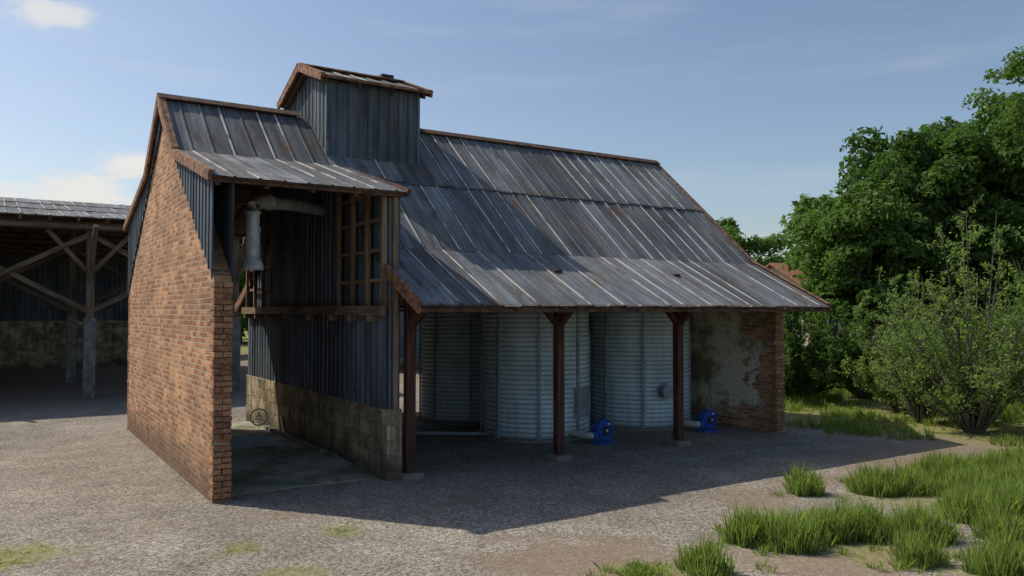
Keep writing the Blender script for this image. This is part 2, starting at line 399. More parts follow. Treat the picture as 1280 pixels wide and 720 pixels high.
part(mir(15.62),mir(13.2),6.0,2.96,lambda y:roofz_bay(y)-.05,97)
for y,s in((13.2,-1),(mir(13.2),1)):
    sheet(C,(5.92,y,0),(1,0,0),(0,0,1),(0,s,0),.21,1.24,CZ1-.03,pitch=.12,h=.012,uoff=3)
sheet(C,(6.14,13.2,0),(0,1,0),(0,0,1),(1,0,0),Ltot,lambda u:1.24,lambda u:roofz_bay(13.2+u)-.04,pitch=CP,uoff=120)
tx0,tx1,ty0,ty1=5.97,8.1,16.5,19.1
def tz(y): return 7.93+ (1.3-abs(y-YR))/1.3*.5
def tb(y): return roofz_main(y)-.05
sheet(C,(tx0,ty0,0),(1,0,0),(0,0,1),(0,-1,0),tx1-tx0,tb(ty0),7.95,pitch=CP,uoff=140)
sheet(C,(tx1,ty1,0),(-1,0,0),(0,0,1),(0,1,0),tx1-tx0,tb(ty1),7.95,pitch=CP,uoff=145)
sheet(C,(tx0,ty1,0),(0,-1,0),(0,0,1),(-1,0,0),ty1-ty0,lambda u:tb(ty1-u),lambda u:tz(ty1-u),pitch=CP,uoff=150)
sheet(C,(tx1,ty0,0),(0,1,0),(0,0,1),(1,0,0),ty1-ty0,lambda u:tb(ty0+u),lambda u:tz(ty0+u),pitch=CP,uoff=156)
C.make('metal_cladding',M['clad'],barn)
TS=MB();TU=MB();TR=MB()
for m in(None,YR):
    roof_slope(TS,TU,TR,5.77,8.32,(YR,8.47),(16.28,7.9),rows=1,mirror=m,uoff=70)
TS.make('tower_roof_sheets',M['roof'],barn); TU.make('tower_roof_boarding',M['woodd'],barn); TR.make('tower_rafters',M['woodd'],barn)
TT=MB()
for sg in(-1,1):
    y=YR+sg*1.54
    for x in(5.75,8.34): TT.beam((x,YR,8.5),(x,y,7.92),.05,.16)
    TT.beam((5.78,YR,8.59),(5.78,y,8.0),.12,.02); TT.beam((8.31,YR,8.59),(8.31,y,8.0),.08,.02)
    TT.beam((5.75,y,7.95),(8.34,y,7.95),.04,.06)
    TT.beam((5.75,YR+sg*.08,8.57),(8.34,YR+sg*.08,8.57),.18,.03,up=(0,sg*.35,.93))
TT.make('tower_trim',M['rust'],barn)
TC=MB()
for sg in(-1,1):
    for x in (tx0-.01,tx1+.01): TC.beam((x,YR+sg*1.31,6.2),(x,YR+sg*1.31,7.95),.06,.06)
TC.make('tower_corner_flashing',M['clad'],barn)
V=MB(); V.box((7.75,17.7,8.58),(8.05,17.9,8.66)); V.make('tower_vent',M['black'],barn)
F=MB(); F.box((tx0-.05,ty0-.08,tb(ty0)-.02),(tx1+.05,ty0-.03,tb(ty0)+.06)); F.make('tower_base_flashing',M['rustdark'],barn)

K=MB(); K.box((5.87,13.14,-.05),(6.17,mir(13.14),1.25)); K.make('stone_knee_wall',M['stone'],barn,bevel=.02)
# ---- timber
W=MB()
W.beam((5.79,13.16,3.0),(5.79,mir(13.16),3.0),.14,.17)
for s in(0,1):
    g=(lambda y:mir(y)) if s else (lambda y:y)
    for y in(13.27,14.02,14.75,15.5): W.beam((5.86,g(y),3.08),(5.86,g(y),roofz_bay(y)-.1),.07,.09,up=(1,0,0))
    for z in(3.55,4.1,4.65,5.15):
        W.beam((5.905,g(13.26),z),(5.905,g(15.5),z),.05,.07)
    W.beam((3.3,g(15.9),CZ0-.3),(5.85,g(15.9),CZ0-.3),.14,.2)
    W.beam((6.03,g(13.15),1.26),(6.03,g(13.15),CZ1-.05),.07,.05,up=(0,1,0))
for y in (13.6,14.6,15.6,17,18.6,20,21.0,22.0):
    W.box((5.69,y-.05,2.8),(5.86,y+.05,2.91))
W.beam((3.3,22.2,0),(3.3,22.2,5.1),.16,.16)
W.beam((3.3,22.2,3.6),(4.2,22.2,4.9),.1,.12)
W.make('timber_frame',M['wood'],barn)
# ---- posts
Pm=MB(); Pb=MB()
for s in(0,1):
    g=(lambda y:mir(y)) if s else (lambda y:y)
    for x in(6.34,9.66,12.98):
        Pm.beam((x,g(13.2),.12),(x,g(13.2),3.45),.17,.17,up=(1,0,0))
        Pb.box((x-.2,g(13.2)-.2,-.03),(x+.2,g(13.2)+.2,.1))
        for sg in(-1,1):
            if x<7 and sg<0: continue
            Pm.beam((x+sg*.08,g(13.2),2.75),(x+sg*.75,g(13.2),3.45),.1,.12,up=(0,1,0))
        Pm.beam((x,g(13.12),2.7),(x,g(12.5),3.3),.1,.1,up=(1,0,0))
    Pm.beam((6.15,g(13.2),3.55),(16.3,g(13.2),3.55),.2,.18)
    Pm.beam((6.15,g(12.3),3.13),(16.5,g(12.3),3.13),.1,.1)
for x in(9.66,12.98):
    Pm.beam((x,13.2,3.72),(x,mir(13.2),3.72),.18,.2)
    Pm.beam((x,YR,3.8),(x,YR,7.1),.2,.2)
    for sg in(-1,1): Pm.beam((x,YR+sg*3.4,3.8),(x,YR+sg*.2,6.4),.12,.14)
Pm.make('timber_posts',M['post'],barn,bevel=.008); Pb.make('post_plinths',M['conc'],barn,bevel=.02)
D=MB()
D.tube([(5.95,16.6,5.14),(4.9,15.45,5.06),(4.2,14.8,4.98),(4.0,14.62,4.94),(3.91,14.53,4.86),(3.88,14.5,4.74),(3.88,14.5,4.4)],.12,18)
D.tube([(3.88,14.5,4.5),(3.88,14.5,3.9)],.13,18)
D.tube([(3.88,14.5,3.94),(3.88,14.5,3.82),(3.88,14.5,3.72)],[.13,.19,.2],18)
for z in(4.42,4.72): D.tube([(3.88,14.5,z),(3.88,14.5,z+.035)],.143,18)
D.tube([(4.25,14.84,4.985),(4.28,14.87,4.99)],.143,18)
D.make('grain_spout_duct',M['galv'],barn,smooth=True)

# ---------------------------------------------------------------- ramp slab
ramp=empty('concrete_drive_ramp',(4.5,17.8,0))
Rr=MB()
Rr.prism([(3.24,13.5,-.02),(3.24,13.5,.02),(3.24,15.6,.13),(3.24,mir(15.6),.13),(3.24,mir(13.5),.02),(3.24,mir(13.5),-.02)],(2.6,0,0))
Rr.make('slab',M['slab'],ramp)
Rr=MB()
for x in (3.35,5.6): Rr.box((x,15.8,.12),(x+.12,19.8,.2))
Rr.make('wheel_guides',M['conc'],ramp,bevel=.015)
Gt=MB()
for i in range(30): Gt.box((3.75,17.2+i*.06,.133),(5.3,17.215+i*.06,.145))
Gt.make('intake_grate',M['galvd'],ramp)

# ---------------------------------------------------------------- silos
def silo(x,y,hatch=None,port=None):
    e=empty('grain_silo',(x,y,0)); r0=1.29; mb=MB(); seg=72; pitch=.11; H=4.1; nr=int(H/pitch*4)
    zs=[.05+H*i/nr for i in range(nr+1)]
    rr=[r0+.016*math.sin(2*math.pi*z/pitch) for z in zs]
    vs=[];fs=[];uv=[]
    for z,r in zip(zs,rr):
        for i in range(seg): t=2*math.pi*i/seg; vs.append((x+r*math.cos(t),y+r*math.sin(t),z))
    for k in range(nr):
        for i in range(seg):
            j=(i+1)%seg; fs.append((k*seg+i,k*seg+j,(k+1)*seg+j,(k+1)*seg+i))
            u0,u1=i/seg*8.1,(i+1)/seg*8.1; uv+=[(u0,zs[k]),(u1,zs[k]),(u1,zs[k+1]),(u0,zs[k+1])]
    mb.v=vs;mb.f=fs;mb.uv=uv
    o=mb.make('corrugated_shell',M['silo'],e); o.data.shade_smooth()
    c=MB(); c.tube([(x,y,4.12),(x,y,4.2),(x,y,4.85),(x,y,4.95)],[1.36,1.34,.3,.28],36)
    c.make('cone_roof',M['galv'],e)
    b=MB(); b.tube([(x,y,-.02),(x,y,.07)],1.42,48); b.make('foundation_ring',M['conc'],e)
    rb=MB()
    base=math.atan2(-y,-x)
    for i in range(8):
        t=base+math.radians(4)+i*math.pi/4
        cx,cy=math.cos(t),math.sin(t)
        rb.beam((x+cx*(r0+.03),y+cy*(r0+.03),.07),(x+cx*(r0+.03),y+cy*(r0+.03),2.45),.07,.05,up=(cx,cy,0))
        rb.beam((x+cx*(r0+.02),y+cy*(r0+.02),2.45),(x+cx*(r0+.02),y+cy*(r0+.02),4.1),.05,.03,up=(cx,cy,0))
        rb.beam((x+cx*(r0+.03),y+cy*(r0+.03),.07),(x+cx*(r0+.03),y+cy*(r0+.03),.09),.16,.14,up=(cx,cy,0))
    rb.make('stiffener_ribs',M['galvd'],e)
    if hatch is not None:
        t=base+hatch; cx,cy=math.cos(t),math.sin(t); h=MB(); P=Vector((x+cx*(r0+.02),y+cy*(r0+.02),0))
        sd=Vector((-cy,cx,0))
        h.beam(P+Vector((0,0,.5)),P+Vector((0,0,1.2)),.55,.08,up=(cx,cy,0))
        q=P+Vector((cx,cy,0))*.05
        for a_ in(-.24,.24): h.beam(q+sd*a_+Vector((0,0,.52)),q+sd*a_+Vector((0,0,1.18)),.05,.05,up=(cx,cy,0))
        for z in(.54,1.16): h.beam(q-sd*.26+Vector((0,0,z)),q+sd*.26+Vector((0,0,z)),.05,.05)
        h.tube([q+Vector((cx,cy,0))*.02+sd*.12+Vector((0,0,.8)),q+Vector((cx,cy,0))*.1+sd*.12+Vector((0,0,.92))],.02,8)
        h.make('access_hatch',M['galvd'],e)
    if port is not None:
        t=base+port; cx,cy=math.cos(t),math.sin(t); h=MB(); P=Vector((x+cx*r0,y+cy*r0,.98)); d=Vector((cx,cy,0))
        h.tube([P,P+d*.22],.13,20); h.tube([P+d*.2,P+d*.26],.17,20); h.tube([P,P+d*.03],.2,20)
        h.make('inspection_port',M['galvd'],e,smooth=True)
    return e
silo(11.18,16.25,hatch=math.radians(56)); silo(14.56,16.25,port=math.radians(28)); silo(11.2,19.6); silo(14.56,19.6)

# ---------------------------------------------------------------- blowers
def blower(x,y,sy):
    e=empty('grain_blower',(x,y,0)); r=.21; cz=.31
    mb=MB(); N=40
    pr=[]
    for i in range(N):
        t=2*math.pi*i/N; rr=r*(1+.2*i/N); pr.append((x+rr*math.sin(t+math.pi*.5),y,cz+rr*math.cos(t+math.pi*.5)))
    pr=pr[::-1]
    mb.prism(pr,(0,.18,0)); mb.box((x-.3,y+.01,cz-.18),(x-.1,y+.17,cz-.02))
    mb.make('volute_housing',M['blue'],e,bevel=.012)
    rg_=MB(); ring=[(x+(r*.98)*math.cos(2*math.pi*i/32),y-.008,cz+(r*.98)*math.sin(2*math.pi*i/32)) for i in range(33)]
    rg_.tube(ring,.012,6,False)
    for i in range(8):
        t=2*math.pi*i/8; rg_.tube([(x+.16*math.cos(t),y-.018,cz+.16*math.sin(t)),(x+.16*math.cos(t),y+.0,cz+.16*math.sin(t))],.012,6)
    rg_.make('housing_flange',M['blue'],e)
    f=MB(); f.tube([(x,y-.03,cz),(x,y+.0,cz)],[.12,.13],24)
    f.box((x-.25,y-.06,0.0),(x+.25,y+.0,.045)); f.box((x-.25,y+.2,0.0),(x+.25,y+.26,.045))
    f.beam((x-.2,y-.03,.04),(x-.1,y+.03,.2),.03,.03); f.beam((x+.2,y-.03,.04),(x+.1,y+.03,.2),.03,.03)
    f.make('base_frame',M['blue'],e,bevel=.004)
    k=MB(); k.tube([(x,y-.05,cz),(x,y-.031,cz)],.1,20); k.make('air_inlet',M['black'],e)
    w=MB(); w.tube([(x,y-.06,cz),(x,y-.052,cz)],.03,12)
    w.box((x+.05,y-.012,cz+.12),(x+.13,y-.004,cz+.16)); w.make('hub_cap_and_plate',M['white'],e)
    m=MB(); m.tube([(x,y+.18,cz),(x,y+.42,cz)],.1,20)
    for i in range(10):
        t=i*math.pi/5; m.beam((x+.1*math.cos(t),y+.2,cz+.1*math.sin(t)),(x+.1*math.cos(t),y+.4,cz+.1*math.sin(t)),.02,.03)
    m.make('motor',M['blue'],e)
    p=MB(); p.tube([(x-.27,y+.09,.2),(x-.31,y+.12,.2),(x-.34,y+.24,.19),(x-.34,sy,.18)],.075,16); p.make('outlet_pipe',M['white'],e,smooth=True)
blower(11.62,14.1,15.08); blower(14.95,14.1,15.08)
cp=empty('floor_conveyor_pipe',(8.6,17.2,0)); p=MB(); p.tube([(7.0,18.6,.08),(9.95,16.35,.08)],.045,12); p.tube([(7.0,18.6,.0),(7.0,18.6,.25)],.08,12); p.make('pipe',M['galvd'],cp,smooth=True)
M['marker']=flat_noise('pale_marker_paint',(.72,.69,.5),(.84,.80,.62),8,.6)
def marker(x,y,z,name='round_icon_marker'):  # in-game interaction icon, modelled as a ring on an added stake
    e=empty(name,(x,y,z)); d=Vector((-x,-y,0)).normalized(); s_=Vector((-d.y,d.x,0)); mb=MB(); c=Vector((x,y,z)); N=32
    pts=[c+(s_*math.cos(2*math.pi*i/N)+Vector((0,0,1))*math.sin(2*math.pi*i/N))*.19 for i in range(N+1)]
    mb.tube(pts,.018,6,False)
    mb.beam(c+Vector((0,0,.03)),c+Vector((0,0,.13)),.04,.01,up=d); mb.beam(c-s_*.1-Vector((0,0,.06)),c+s_*.1-Vector((0,0,.06)),.012,.06,up=d)
    mb.beam(c-s_*.07+Vector((0,0,.02)),c+s_*.07+Vector((0,0,.02)),.012,.03)
    mb.beam(Vector((x,y,0)),c-Vector((0,0,.19)),.012,.012,up=d)
    mb.make('ring',M['marker'],e)
marker(5.35,19.3,.48)

# ---------------------------------------------------------------- open pole barn at left
pb=empty('open_pole_barn',(-4,39,0))
S=MB();Uu=MB();R=MB()
bx0,bx1=-22.0,9.2
roof_slope(S,Uu,R,bx0,bx1,(39,7.55),(30.0,6.05),rows=3,uoff=3); roof_slope(S,Uu,R,bx0,bx1,(39,7.55),(48.2,6.0),rows=3,uoff=9)
for i in range(9):
    t=i/8; R.beam((bx0,30.3+8.4*t,6.0+1.38*t-.2),(bx1,30.3+8.4*t,6.0+1.38*t-.2),.12,.14)
    R.beam((bx0,47.7-8.4*t,5.95+1.4*t-.2),(bx1,47.7-8.4*t,5.95+1.4*t-.2),.12,.14)
S.make('roof_sheets',M['roof'],pb);Uu.make('roof_boarding',M['barnwood'],pb);R.make('rafters_and_purlins',M['barnwood'],pb)
W=MB();G=MB();xs=[-21.2,-16.4,-11.6,-6.8,-2.0,2.8,7.6]
for y in(30.75,38.2):
    zt=5.85 if y<35 else 7.0
    for x in xs:
        G.box((x-.18,y-.18,-.05),(x+.18,y+.18,2.75)); W.beam((x,y,2.75),(x,y,zt),.24,.24,up=(1,0,0))
        for sg in(-1,1):
            W.beam((x+sg*.1,y,zt-1.5),(x+sg*1.3,y,zt-.15),.14,.14,up=(0,1,0))
            W.beam((x,y+sg*.1,zt-1.8),(x,y+sg*1.6,zt-.1),.14,.14,up=(1,0,0))
    W.beam((bx0,y,zt),(bx1,y,zt),.22,.26)
    for a_,b_ in zip(xs[:-1],xs[1:]):
        W.beam((a_,y-.02,2.95),(b_,y-.02,5.6),.16,.18,up=(0,1,0)); W.beam((a_,y+.16,5.6),(b_,y+.16,2.95),.16,.18,up=(0,1,0))
for x in xs: W.beam((x,30.75,5.7),(x,48,5.7),.2,.24)
W.make('timber_posts_and_braces',M['barnwood'],pb); G.make('concrete_post_bases',M['greypost'],pb,bevel=.02)
w=MB(); w.box((bx0,48,-.05),(9,48.3,2.5)); w.box((bx0,31,-.05),(bx0+.3,48,2.5)); w.make('stone_base_wall',M['stone'],pb)
c=MB(); sheet(c,(bx0,47.95,0),(1,0,0),(0,0,1),(0,-1,0),9-bx0,2.45,6.0,pitch=CP,h=.04,uoff=11); sheet(c,(bx0+.1,48,0),(0,-1,0),(0,0,1),(1,0,0),17,2.45,6.0,pitch=CP,h=.04)
c.make('rear_cladding',M['clad'],pb)
marker(-4.1,33.2,1.0)
ms=empty('metal_shed',(22,41,0)); c=MB()
x0,x1,y0,y1=15,30,37,45
sheet(c,(x0,y0,0),(1,0,0),(0,0,1),(0,-1,0),x1-x0,.6,4.6,pitch=CP,h=.04,uoff=4);sheet(c,(x1,y1,0),(-1,0,0),(0,0,1),(0,1,0),x1-x0,.6,4.6,pitch=CP,h=.04,uoff=8)
gz=lambda v:4.6+(4-abs(v-41))/4*1.4
sheet(c,(x0,y1,0),(0,-1,0),(0,0,1),(-1,0,0),8,.6,lambda u:gz(y1-u),pitch=CP,h=.04);sheet(c,(x1,y0,0),(0,1,0),(0,0,1),(1,0,0),8,.6,lambda u:gz(y0+u),pitch=CP,h=.04)
c.make('cladding',M['clad'],ms)
w=MB(); w.box((x0+.05,y0+.05,-.05),(x1-.05,y0+.3,.62)); w.box((x0+.05,y1-.3,-.05),(x1-.05,y1-.05,.62)); w.box((x0+.05,y0+.3,-.05),(x0+.3,y1-.3,.62)); w.box((x1-.3,y0+.3,-.05),(x1-.05,y1-.3,.62)); w.make('plinth',M['stone'],ms)
S=MB();Uu=MB();R=MB(); roof_slope(S,Uu,R,x0-.3,x1+.3,(41,6.05),(36.6,4.5),uoff=1); roof_slope(S,Uu,R,x0-.3,x1+.3,(41,6.05),(45.4,4.5),uoff=1)
S.make('roof_sheets',M['roof'],ms);Uu.make('roof_boarding',M['woodd'],ms);R.make('rafters',M['woodd'],ms)
hs=empty('tiled_roof_house',(52,39,0)); w=MB(); hx0,hx1,hy0,hy1=48,58,35.5,42.5
w.box((hx0,hy0,-.05),(hx1,hy1,4.2)); w.prism([(hx0,hy0,4.2),(hx0,hy1,4.2),(hx0,39,6.3)],(hx1-hx0,0,0)); w.make('walls',M['render'],hs)
t=MB()
for sg in(-1,1): t.prism([(hx0-.4,39,6.5),(hx1+.4,39,6.5),(hx1+.4,39+sg*4,4.1),(hx0-.4,39+sg*4,4.1)],(0,0,-.15))
t.make('tile_roof',M['tile'],hs)
wd=MB()
for x in(49.5,52.5,55.5): wd.box((x,hy0-.03,1.2),(x+1,hy0+.02,2.6))
wd.box((hx0-.03,38.3,0),(hx0+.02,39.5,2.2)); wd.make('windows_and_door',M['black'],hs)

# ---------------------------------------------------------------- ground
a=NT('gravel_ground'); p=a.pos()
sep=a.n('ShaderNodeSeparateXYZ',None,Vector=p); X,Y=sep.outputs[0],sep.outputs[1]
big=a.noise(p,.25,6,.6); med=a.noise(p,1.3,5,.65); fin=a.noise(p,9,5,.75)
vo=a.n('ShaderNodeTexVoronoi',None,Vector=p,Scale=36.0); vc=a.n('ShaderNodeSeparateColor',None,Color=vo.outputs['Color']).outputs[0]
vo2=a.n('ShaderNodeTexVoronoi',None,Vector=p,Scale=17.0); vc2=a.n('ShaderNodeSeparateColor',None,Color=vo2.outputs['Color']).outputs[0]
col=a.mix(a.ramp(vc,.0,1.0),(.165,.145,.12),(.38,.34,.285))
col=a.mix(a.math('MULTIPLY',a.math('GREATER_THAN',vc2,.9),a.ramp(vo2.outputs['Distance'],.45,.3,0,.55)),col,(.48,.44,.38))
col=a.mix(a.ramp(vo.outputs['Distance'],.5,.8,0,.5),col,(.08,.065,.05))
col=a.mix(1.0,col,a.gray(a.ramp(big,.3,.7,.82,1.16)),'MULTIPLY'); col=a.mix(1.0,col,a.gray(a.ramp(med,.3,.7,.85,1.13)),'MULTIPLY')
col=a.mix(1.0,col,a.gray(a.ramp(fin,.3,.7,.8,1.15)),'MULTIPLY')
dirt=a.mix(fin,(.17,.12,.08),(.30,.225,.155))
def spot(x,y,r,sx=1.0,wob=.5):
    dv=a.n('ShaderNodeVectorMath',{'operation':'SUBTRACT'},i0=p,i1=(x,y,0)).outputs[0]
    L=a.n('ShaderNodeVectorMath',{'operation':'LENGTH'},i0=dv).outputs['Value']
    L=a.math('DIVIDE',L,r); L=a.math('ADD',L,a.math('MULTIPLY',a.math('SUBTRACT',med,.5),wob*5))
    return a.ramp(L,1.25,.45,0,1)
dm=a.ramp(a.noise(a.map(p,(1,1,1),(31,7,0)),.4,6,.65),.56,.66,0,.5)
for s_ in((6.0,7.4,1.4),(8.4,6.0,1.3),(14.5,8.6,1.8),(16.5,9.4,1.6),(19,9.5,2)): dm=a.math('MAXIMUM',dm,a.math('MULTIPLY',spot(*s_),.7))
dm=a.math('MAXIMUM',dm,a.ramp(Y,28,31,0,.7))
col=a.mix(dm,col,dirt)
gr=a.mix(a.ramp(fin,.35,.65),(.14,.15,.045),(.29,.27,.10))
gm=a.math('MULTIPLY',spot(.3,11.7,.6),.8)
for s_ in((2.7,10.4,.3),(4.1,10.6,.32),(2.9,9.1,.4),(6.3,6.9,.5),(-2.5,17,.5),(12.3,7.2,1.0),(9.5,6.2,.9),(13.5,6.3,1.5),(9.5,4.8,.7)): gm=a.math('MAXIMUM',gm,a.math('MULTIPLY',spot(*s_),.6))
e=a.math('ADD',X,a.math('MULTIPLY',a.math('SUBTRACT',med,.5),5.0))
gx=a.ramp(e,17.8,19.6,0,.9)
far=a.ramp(a.math('ADD',Y,a.math('MULTIPLY',big,10.0)),60,66,0,1)
left=a.ramp(X,-30,-34,0,1)
gm=a.math('MAXIMUM',gm,a.math('MAXIMUM',gx,a.math('MAXIMUM',far,left)))
col=a.mix(gm,col,gr)
a.set(col,.95,0,.15)
a.bump(a.math('ADD',a.math('MULTIPLY',vo.outputs['Distance'],-.7),fin),.4,.015)
M['ground']=a.m
g=MB(); E=700
g.face([(-E,-E,0),(E,-E,0),(E,E,0),(-E,E,0)]); g.make('ground',M['ground'])

# ---------------------------------------------------------------- foliage
def leaf_obj(name,C,size,mat,parent,aspect=.55,outdir=None,lvbase=None,seed=0):
    r=np.random.default_rng(seed); n=len(C)
    d=r.normal(size=(n,3))
    if outdir is not None: d=d*.8+outdir
    d/=np.linalg.norm(d,axis=1)[:,None]
    t=r.normal(size=(n,3)); t-= (t*d).sum(1)[:,None]*d; t/=np.linalg.norm(t,axis=1)[:,None]
    b=np.cross(d,t); s=size*r.uniform(.6,1.35,(n,1))
    V=np.empty((n,4,3)); V[:,0]=C-t*s; V[:,1]=C+b*s*aspect+d*s*.15; V[:,2]=C+t*s; V[:,3]=C-b*s*aspect+d*s*.15
    me=bpy.data.meshes.new(name); me.vertices.add(4*n); me.vertices.foreach_set('co',V.reshape(-1))
    me.loops.add(4*n); me.loops.foreach_set('vertex_index',np.arange(4*n,dtype=np.int32))
    me.polygons.add(n); me.polygons.foreach_set('loop_start',np.arange(0,4*n,4,dtype=np.int32)); me.polygons.foreach_set('loop_total',np.full(n,4,dtype=np.int32))
    lv=r.uniform(0,1,n)*.5+(lvbase if lvbase is not None else r.uniform(0,1,n))*.5
    me.update(calc_edges=True)
    at=me.attributes.new('lv','FLOAT','POINT'); at.data.foreach_set('value',np.repeat(lv,4).astype(np.float32))
    me.materials.append(mat); me.validate()
    o=link(bpy.data.objects.new(name,me)); adopt(o,parent); return o
def crown(r,cx,cy,cz,rx,rz,nc,per,cr,flat=.6,low=-.7):
    Cs=[];O=[];LB=[];cent=[]
    k=0
    while k<nc:
        d=r.normal(size=3); d/=np.linalg.norm(d)
        if d[2]<low: continue
        rad=r.uniform(.45,1.0)**.6*(1+.2*math.sin(3*math.atan2(d[1],d[0])+cx)+.14*math.sin(5*d[2]+cy))
        c=np.array([cx+d[0]*rx*rad,cy+d[1]*rx*rad,cz+d[2]*rz*rad]); cent.append(c)
        q=r.uniform(.5,1.35)*cr; m=int(per*r.uniform(.6,1.3)*(q/cr)**1.5)+20
        dd=r.normal(size=(m,3)); dd/=np.linalg.norm(dd,axis=1)[:,None]
        rr=r.uniform(.25,1.2,(m,1))**.7
        off=dd*rr*q*np.array([1.15,1.15,flat]); off[:,2]-=.25*(off[:,0]**2+off[:,1]**2)/q
        Cs.append(c+off); o=dd.copy(); o[:,2]+=.5; O.append(o*1.1); LB.append(np.full(m,r.uniform(0,1)))
        k+=1
    return np.concatenate(Cs),np.concatenate(O),np.concatenate(LB),cent
def tree(name,x,y,h,rx,base,seed,nc=110,per=260,leaf=.16,cr=.75,mat='leafd',tr=.28):
    e=empty(name,(x,y,0)); r=np.random.default_rng(seed)
    rz=(h-base)/2; cz=base+rz
    C,O,LB,cent=crown(r,x,y,cz,rx*.85,rz*.9,nc,per,cr)
    leaf_obj('crown_foliage',C,leaf,M[mat],e,outdir=O,lvbase=LB,seed=seed)
    mb=MB(); top=Vector((x+r.uniform(-.3,.3),y+r.uniform(-.3,.3),cz+rz*.5))
    pts=[Vector((x,y,-.1)),Vector((x,y,.3)),Vector((x+r.uniform(-.1,.1),y,base*.7+.4)),Vector((x,y,0)).lerp(top,.65)+Vector((.1,0,0)),top]
    pts[3].z=cz; mb.tube(pts,[tr*1.35,tr,tr*.8,tr*.5,tr*.15],10)
    for c in cent[::3]:
        z0=r.uniform(base*.8,cz); s=Vector((x,y,z0)); c=Vector(c); m=s.lerp(c,.5)+Vector((0,0,-.2+r.uniform(0,.5)))
        mb.tube([s,m,c],[tr*.35,tr*.2,.02],6)
    mb.make('trunk_and_limbs',M['bark'],e)
    return e
tree('broadleaf_tree',27.6,18.4,8.4,2.6,.9,11,nc=130,per=250,leaf=.105,cr=.52,mat='leafm')
tree('broadleaf_tree',30.4,17.4,10.4,3.6,1.2,12,nc=200,per=270,leaf=.11,cr=.55)
tree('broadleaf_tree',34.2,16.4,11.8,4.3,1.2,13,nc=220,per=270,leaf=.115,cr=.6)
tree('broadleaf_tree',28.95,12.5,12.0,2.5,8.0,14,nc=30,per=140,leaf=.08,cr=.40,mat='leafm',tr=.2)
tree('broadleaf_tree',38,22,11,4,1.5,15,nc=70,per=240,leaf=.2,cr=.95)
tree('broadleaf_tree',44,30,10.5,4,1.5,16,nc=70,per=200,leaf=.24,cr=1.0,mat='leafm')
tree('broadleaf_tree',45.5,44.5,9.6,4.2,1.2,19,nc=90,per=200,leaf=.18,cr=.85,mat='leafm')
tree('broadleaf_tree',54,48,10.4,4.6,1.2,20,nc=90,per=200,leaf=.18,cr=.9,mat='leafm')
tree('broadleaf_tree',12.5,56,10,4,1.5,18,nc=80,per=200,leaf=.24,cr=1.1,mat='leafm')
def shrub(name,x,y,h,rx,seed,stems=26,per=420,leaf=.055,mat='leafl',tw=.07):
    e=empty(name,(x,y,0)); r=np.random.default_rng(seed); mb=MB(); L=[];LB=[]
    for i in range(stems):
        t=r.uniform(0,2*math.pi); k=math.sqrt(r.uniform(0,1)); ex=x+math.cos(t)*rx*k; ey=y+math.sin(t)*rx*k
        ez=h*(1-.42*k*k)*r.uniform(.38,1.12)
        P0=np.array([x+math.cos(t)*.15,y+math.sin(t)*.15,0]); P3=np.array([ex,ey,ez]); P1=P0+np.array([(ex-x)*.25,(ey-y)*.25,ez*.4])
        def bz(s): return (1-s)**2*P0+2*s*(1-s)*P1+s*s*P3
        pts=[bz(s) for s in np.linspace(0,1,7)]
        mb.tube([Vector(p) for p in pts],list(np.linspace(.045,.008,7)),5,False)
        for j in range(12):
            s=r.uniform(.2,1); q=bz(s); d=r.normal(size=3); d[2]=abs(d[2])*1.1+.35; d/=np.linalg.norm(d); ln=r.uniform(.35,1.1)*(h/4.5)*(1.15-s*.5)
            en=q+d*ln; mb.tube([Vector(q),Vector(en)],[.012,.004],4,False)
            m=int(per/12*r.uniform(.6,1.4)); w=r.uniform(.1,1.05,(m,1)); pp=q+(en-q)*w+r.normal(size=(m,3))*tw*(h/4.5)*(1.1-.6*w)
            L.append(pp); LB.append(np.full(m,r.uniform(0,1)))
    leaf_obj('leaves',np.concatenate(L),leaf,M[mat],e,aspect=.36,lvbase=np.concatenate(LB),seed=seed)
    mb.make('stems',M['bark'],e)
shrub('ash_shrub',20.3,10.5,5.2,2.5,21,stems=40,per=420,leaf=.052)
shrub('ash_shrub',20.9,12.2,4.1,1.7,29,stems=22,per=380,leaf=.052)
shrub('ash_shrub',23.0,9.5,5.0,2.3,22,stems=32,per=420,leaf=.058)
shrub('ash_shrub',22.4,13.6,3.6,2.0,23,stems=26,per=420,leaf=.06)
shrub('leafy_bush',22.2,17.2,3.4,1.8,24,stems=36,per=560,leaf=.075,mat='leafd',tw=.1)
shrub('leafy_bush',25.2,16.8,3.0,2.2,25,stems=44,per=600,leaf=.08,mat='leafd',tw=.1)
shrub('leafy_bush',28.3,14.2,3.0,2.6,26,stems=44,per=600,leaf=.085,mat='leafm',tw=.1)
shrub('leafy_bush',24.0,21.5,3.0,2.2,27,stems=36,per=500,leaf=.085,mat='leafm',tw=.1)
shrub('leafy_bush',26.0,11.0,2.6,2.2,28,stems=36,per=500,leaf=.075,mat='leafm',tw=.1)
r=np.random.default_rng(5); Cs=[];Os=[];Ls=[];tb_=MB()
for i in range(140):
    t=math.radians(-30+250*i/140+r.uniform(-.6,.6)); R_=r.uniform(72,98)
    x,y=R_*math.cos(t),R_*math.sin(t); h=r.uniform(7,11.5)*(R_/85)
    C,O,LB,ce=crown(r,x,y,h*.52,h*.36,h*.44,16,60,1.6,.7,low=-.95)
    Cs.append(C);Os.append(O);Ls.append(LB); tb_.tube([(x,y,-.1),(x,y,h*.5)],[.3,.15],6,False)
dt=empty('distant_treeline',(0,80,0))
leaf_obj('foliage',np.concatenate(Cs),.42,M['leafm'],dt,outdir=np.concatenate(Os),lvbase=np.concatenate(Ls),seed=3)
tb_.make('trunks',M['bark'],dt)
